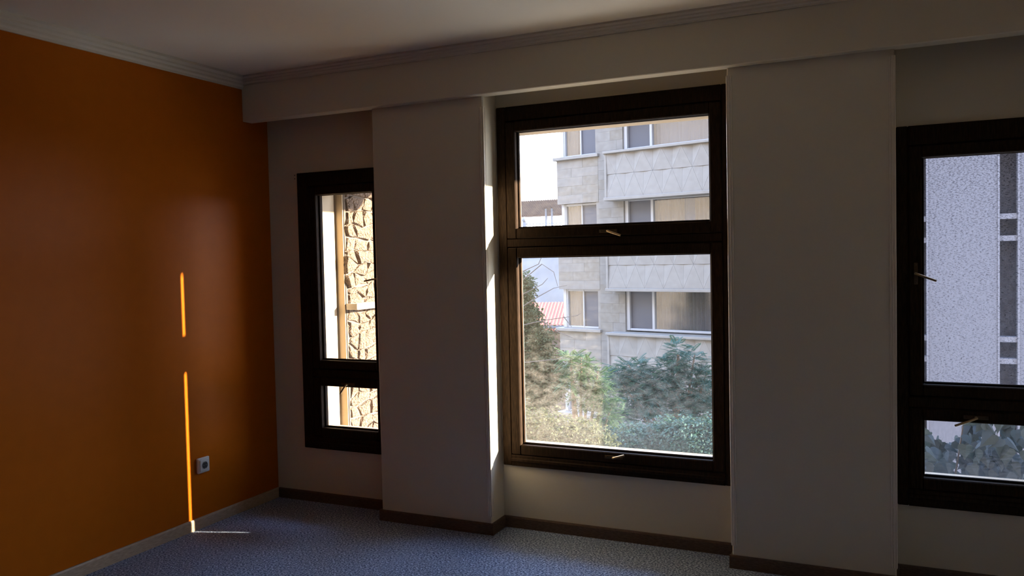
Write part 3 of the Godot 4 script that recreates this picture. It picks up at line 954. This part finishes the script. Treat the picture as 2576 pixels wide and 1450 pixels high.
func build_plants() -> void:
	var feather := feather_leaf(9, 0.27, 0.075)
	var feather2 := feather_leaf(9, 0.23, 0.062)
	var small := bunch_leaf(14, 0.085, 0.15)
	# tree of heaven before the balconies
	tree("feathery_tree", "feathery green tree rising before the lowest balcony parapet", Vector3(-0.9, GROUND, -14.9), [[Vector3(-0.70, -0.71, -14.77), Vector3(0.25, 0.32, 0.35), 70],
		[Vector3(-0.85, -1.13, -14.73), Vector3(0.45, 0.32, 0.35), 120],
		[Vector3(-0.36, -0.89, -14.85), Vector3(0.36, 0.28, 0.35), 60],
		[Vector3(-1.76, -1.08, -14.48), Vector3(0.45, 0.23, 0.35), 110],
		[Vector3(-2.01, -1.32, -14.41), Vector3(0.43, 0.25, 0.35), 80],
		[Vector3(-1.30, -1.41, -14.62), Vector3(0.66, 0.28, 0.43), 150],
		[Vector3(-0.09, -1.22, -14.90), Vector3(0.30, 0.25, 0.35), 60],
		[Vector3(-0.41, -1.59, -14.83), Vector3(0.66, 0.30, 0.43), 170],
		[Vector3(-1.66, -1.75, -14.51), Vector3(0.85, 0.36, 0.55), 230],
		[Vector3(-0.77, -2.02, -14.75), Vector3(0.95, 0.36, 0.59), 240],
		[Vector3(0.03, -2.10, -14.93), Vector3(0.66, 0.47, 0.51), 150],
		[Vector3(-2.03, -2.32, -14.40), Vector3(0.66, 0.38, 0.47), 140]], feather, M.leaf_blue, 300, 1.0, 1.6)
	tree("leafy_tree", "drooping green tree hiding the lowest corner window", Vector3(-1.6, GROUND, -10.9), [[Vector3(-1.86, -0.40, -10.76), Vector3(0.19, 0.14, 0.35), 50],
		[Vector3(-1.68, -0.56, -10.83), Vector3(0.30, 0.19, 0.35), 90],
		[Vector3(-1.40, -0.83, -10.92), Vector3(0.28, 0.25, 0.35), 100],
		[Vector3(-1.84, -0.87, -10.76), Vector3(0.23, 0.19, 0.35), 50],
		[Vector3(-1.30, -1.15, -10.96), Vector3(0.28, 0.28, 0.35), 90],
		[Vector3(-1.59, -1.14, -10.86), Vector3(0.31, 0.20, 0.35), 50],
		[Vector3(-1.19, -1.50, -10.99), Vector3(0.31, 0.23, 0.35), 60]], feather2, M.leaf_green, 300, 1.0, 1.5)
	tree("olive_tree", "hazy olive-green tree beside the tiled roof", Vector3(-5.4, GROUND, -16.4), [[Vector3(-5.33, 0.68, -16.35), Vector3(0.22, 0.46, 0.35), 190],
		[Vector3(-5.27, -0.04, -16.38), Vector3(0.37, 0.39, 0.35), 230],
		[Vector3(-5.08, -0.59, -16.46), Vector3(0.49, 0.39, 0.40), 260],
		[Vector3(-4.94, -1.25, -16.52), Vector3(0.57, 0.46, 0.46), 330],
		[Vector3(-5.06, -2.08, -16.47), Vector3(0.68, 0.55, 0.55), 420],
		[Vector3(-4.60, -1.81, -16.66), Vector3(0.37, 0.50, 0.39), 180],
		[Vector3(-5.74, -1.13, -16.17), Vector3(0.76, 1.53, 1.03), 260]], small, M.leaf_olive, 300, 1.15)
	tree("bushy_tree", "bushy grey-green treetop under the olive-green tree", Vector3(-1.0, GROUND, -7.5), [[Vector3(-1.05, -1.17, -7.42), Vector3(0.55, 0.37, 0.41), 420],
		[Vector3(-0.48, -1.24, -7.64), Vector3(0.49, 0.24, 0.35), 300],
		[Vector3(-1.50, -1.04, -7.22), Vector3(0.37, 0.43, 0.36), 160]], small, M.leaf_olive, 250, 0.75)
	tree("bushy_tree", "bushy blue-green treetop under the feathery tree", Vector3(0.7, GROUND, -9.4), [[Vector3(-0.24, -1.68, -9.61), Vector3(0.56, 0.28, 0.38), 330],
		[Vector3(0.49, -1.59, -9.81), Vector3(0.63, 0.31, 0.42), 420],
		[Vector3(1.08, -1.61, -9.94), Vector3(0.49, 0.38, 0.39), 260]], small, M.leaf_blue, 250, 0.85)
	# bare branches that cross the white building
	var br := thing("bare_tree", "bare twiggy branches crossing the plain white building", "tree")
	br.position = Vector3(-5.1, GROUND, -14.6)
	var st := new_st()
	tube(st, [Vector3(0, 0, 0), Vector3(-0.1, 3, 0), Vector3(0.05, 6.4, 0), Vector3(0.2, 8.4, 0)], 0.14, 0.04, 8)
	obj("trunk", st, M.twig, br)
	var tips := [[Vector3(0.1, 7.6, 0), Vector3(0.55, 7.95, 0.2), Vector3(0.72, 8.3, 0.2)], [Vector3(0.05, 7.2, 0), Vector3(0.6, 7.95, 0.1), Vector3(0.95, 7.75, 0.2), Vector3(1.05, 7.4, 0.2)], [Vector3(0.0, 6.6, 0), Vector3(0.5, 7.15, 0.1), Vector3(0.9, 7.35, 0.1), Vector3(1.25, 7.42, 0.1)],
		[Vector3(0.0, 6.3, 0), Vector3(0.6, 6.55, 0.1), Vector3(1.5, 6.68, 0.1), Vector3(1.62, 6.75, 0.1)], [Vector3(0.6, 6.53, 0.1), Vector3(1.0, 6.28, 0.15), Vector3(1.4, 6.15, 0.2)], [Vector3(1.15, 6.65, 0.1), Vector3(1.35, 6.4, 0.1)], [Vector3(0.0, 5.4, 0), Vector3(0.9, 5.6, 0.2), Vector3(1.6, 5.72, 0.2)], [Vector3(0.1, 7.0, 0), Vector3(0.6, 7.45, 0.1), Vector3(0.75, 7.6, 0.1)]]
	for tp in tips:
		st = new_st()
		var reach := [tp[0]]
		for q in range(1, tp.size()):
			reach.append(tp[q] + Vector3(0.5, 0, 0))
		if tp[0].x > 0.3:
			reach[0] = tp[0] + Vector3(0.5, 0, 0)
		tube(st, reach, 0.014, 0.005, 6)
		obj("branch", st, M.twig, br)
	# climbing plant with broad leaves outside the window with the handle
	var v := thing("climbing_plant", "broad-leaved climbing plant outside the window facing the tower", "plant")
	v.position = Vector3(4.5, GROUND, -4.3)
	for i in 4:
		st = new_st()
		var x := -0.6 + 0.4 * i
		tube(st, [Vector3(x * 0.5, 0, 0), Vector3(x * 0.8 + 0.1, 3.2, 0.05), Vector3(x, 5.6, 0.0), Vector3(x + 0.14 * sin(i * 2.0), 6.55, 0.05)], 0.03, 0.006, 6)
		obj("stem", st, M.vine_stem, v)
	var lf := [broad_leaf(0.125), broad_leaf(0.105), broad_leaf(0.145)]
	for i in 290:
		var x := rng.randf_range(-0.5, 0.55)
		# the plant's outline: dense low down, ragged shoots above
		var crest := 6.42 + 0.22 * sin(x * 7.0 + 0.6) + 0.14 * sin(x * 17.0 + 1.0)
		var y := crest - pow(rng.randf(), 0.8) * 0.72
		var o := obj("leaf", lf[rng.randi() % 3], M.vine_leaf, v)
		o.position = Vector3(x, y + 0.22 * rng.randf(), rng.randf_range(-0.3, 0.35))
		o.rotation = Vector3(rng.randf_range(-0.9, 0.4), rng.randf_range(-1.1, 1.1), rng.randf_range(-0.9, 0.9))

# ---------------------------------------------------------------- the scene

func _ready() -> void:
	rng.seed = 20240611
	# camera
	var cam := Camera3D.new()
	cam.name = "camera"
	cam.fov = rad_to_deg(2.0 * atan(725.0 / 2059.2))
	cam.near = 0.05
	cam.far = 300.0
	cam.basis = Basis(Vector3.UP, deg_to_rad(24.824)) * Basis(Vector3.RIGHT, deg_to_rad(-2.057)) * Basis(Vector3.BACK, deg_to_rad(-1.227))
	cam.position = Vector3(3.8214, 1.6, 4.2011)
	add_child(cam)
	cam.current = true
	# sky, haze-white near the horizon
	var env := Environment.new()
	env.tonemap_mode = Environment.TONE_MAPPER_LINEAR
	env.tonemap_exposure = 2.08
	env.background_mode = Environment.BG_SKY
	var sm := ProceduralSkyMaterial.new()
	sm.sky_top_color = rgb8(160, 190, 238)
	sm.sky_horizon_color = rgb8(235, 238, 245)
	sm.sky_curve = 0.25
	sm.ground_horizon_color = rgb8(170, 165, 158)
	sm.ground_bottom_color = rgb8(120, 115, 105)
	sm.sky_energy_multiplier = 2.3
	sm.ground_energy_multiplier = 1.0
	var sky := Sky.new()
	sky.sky_material = sm
	env.sky = sky
	env.sdfgi_enabled = true
	env.ssao_enabled = true
	env.ssil_enabled = true
	var we := WorldEnvironment.new()
	we.name = "environment"
	we.environment = env
	add_child(we)
	# low late sun from the right, outside
	var sun := DirectionalLight3D.new()
	sun.name = "sun"
	sun.light_color = rgb8(255, 236, 206)
	sun.light_energy = 7.5
	sun.light_angular_distance = 0.53
	sun.shadow_enabled = true
	sun.sky_mode = DirectionalLight3D.SKY_MODE_LIGHT_ONLY
	add_child(sun)
	sun.look_at_from_position(Vector3(1, 0.272, -0.347) * 50.0, Vector3.ZERO, Vector3.UP)

	make_materials()
	var fg := StandardMaterial3D.new()
	fg.resource_name = "far_glass"
	fg.transparency = BaseMaterial3D.TRANSPARENCY_ALPHA
	fg.albedo_color = Color(0.5, 0.52, 0.56, 0.05)
	fg.roughness = 0.08
	M["far_glass"] = fg
	build_room()
	build_windows()
	build_socket()
	build_nails()
	build_fin()
	build_shade_pier()
	build_apartments()
	build_far()
	build_plants()
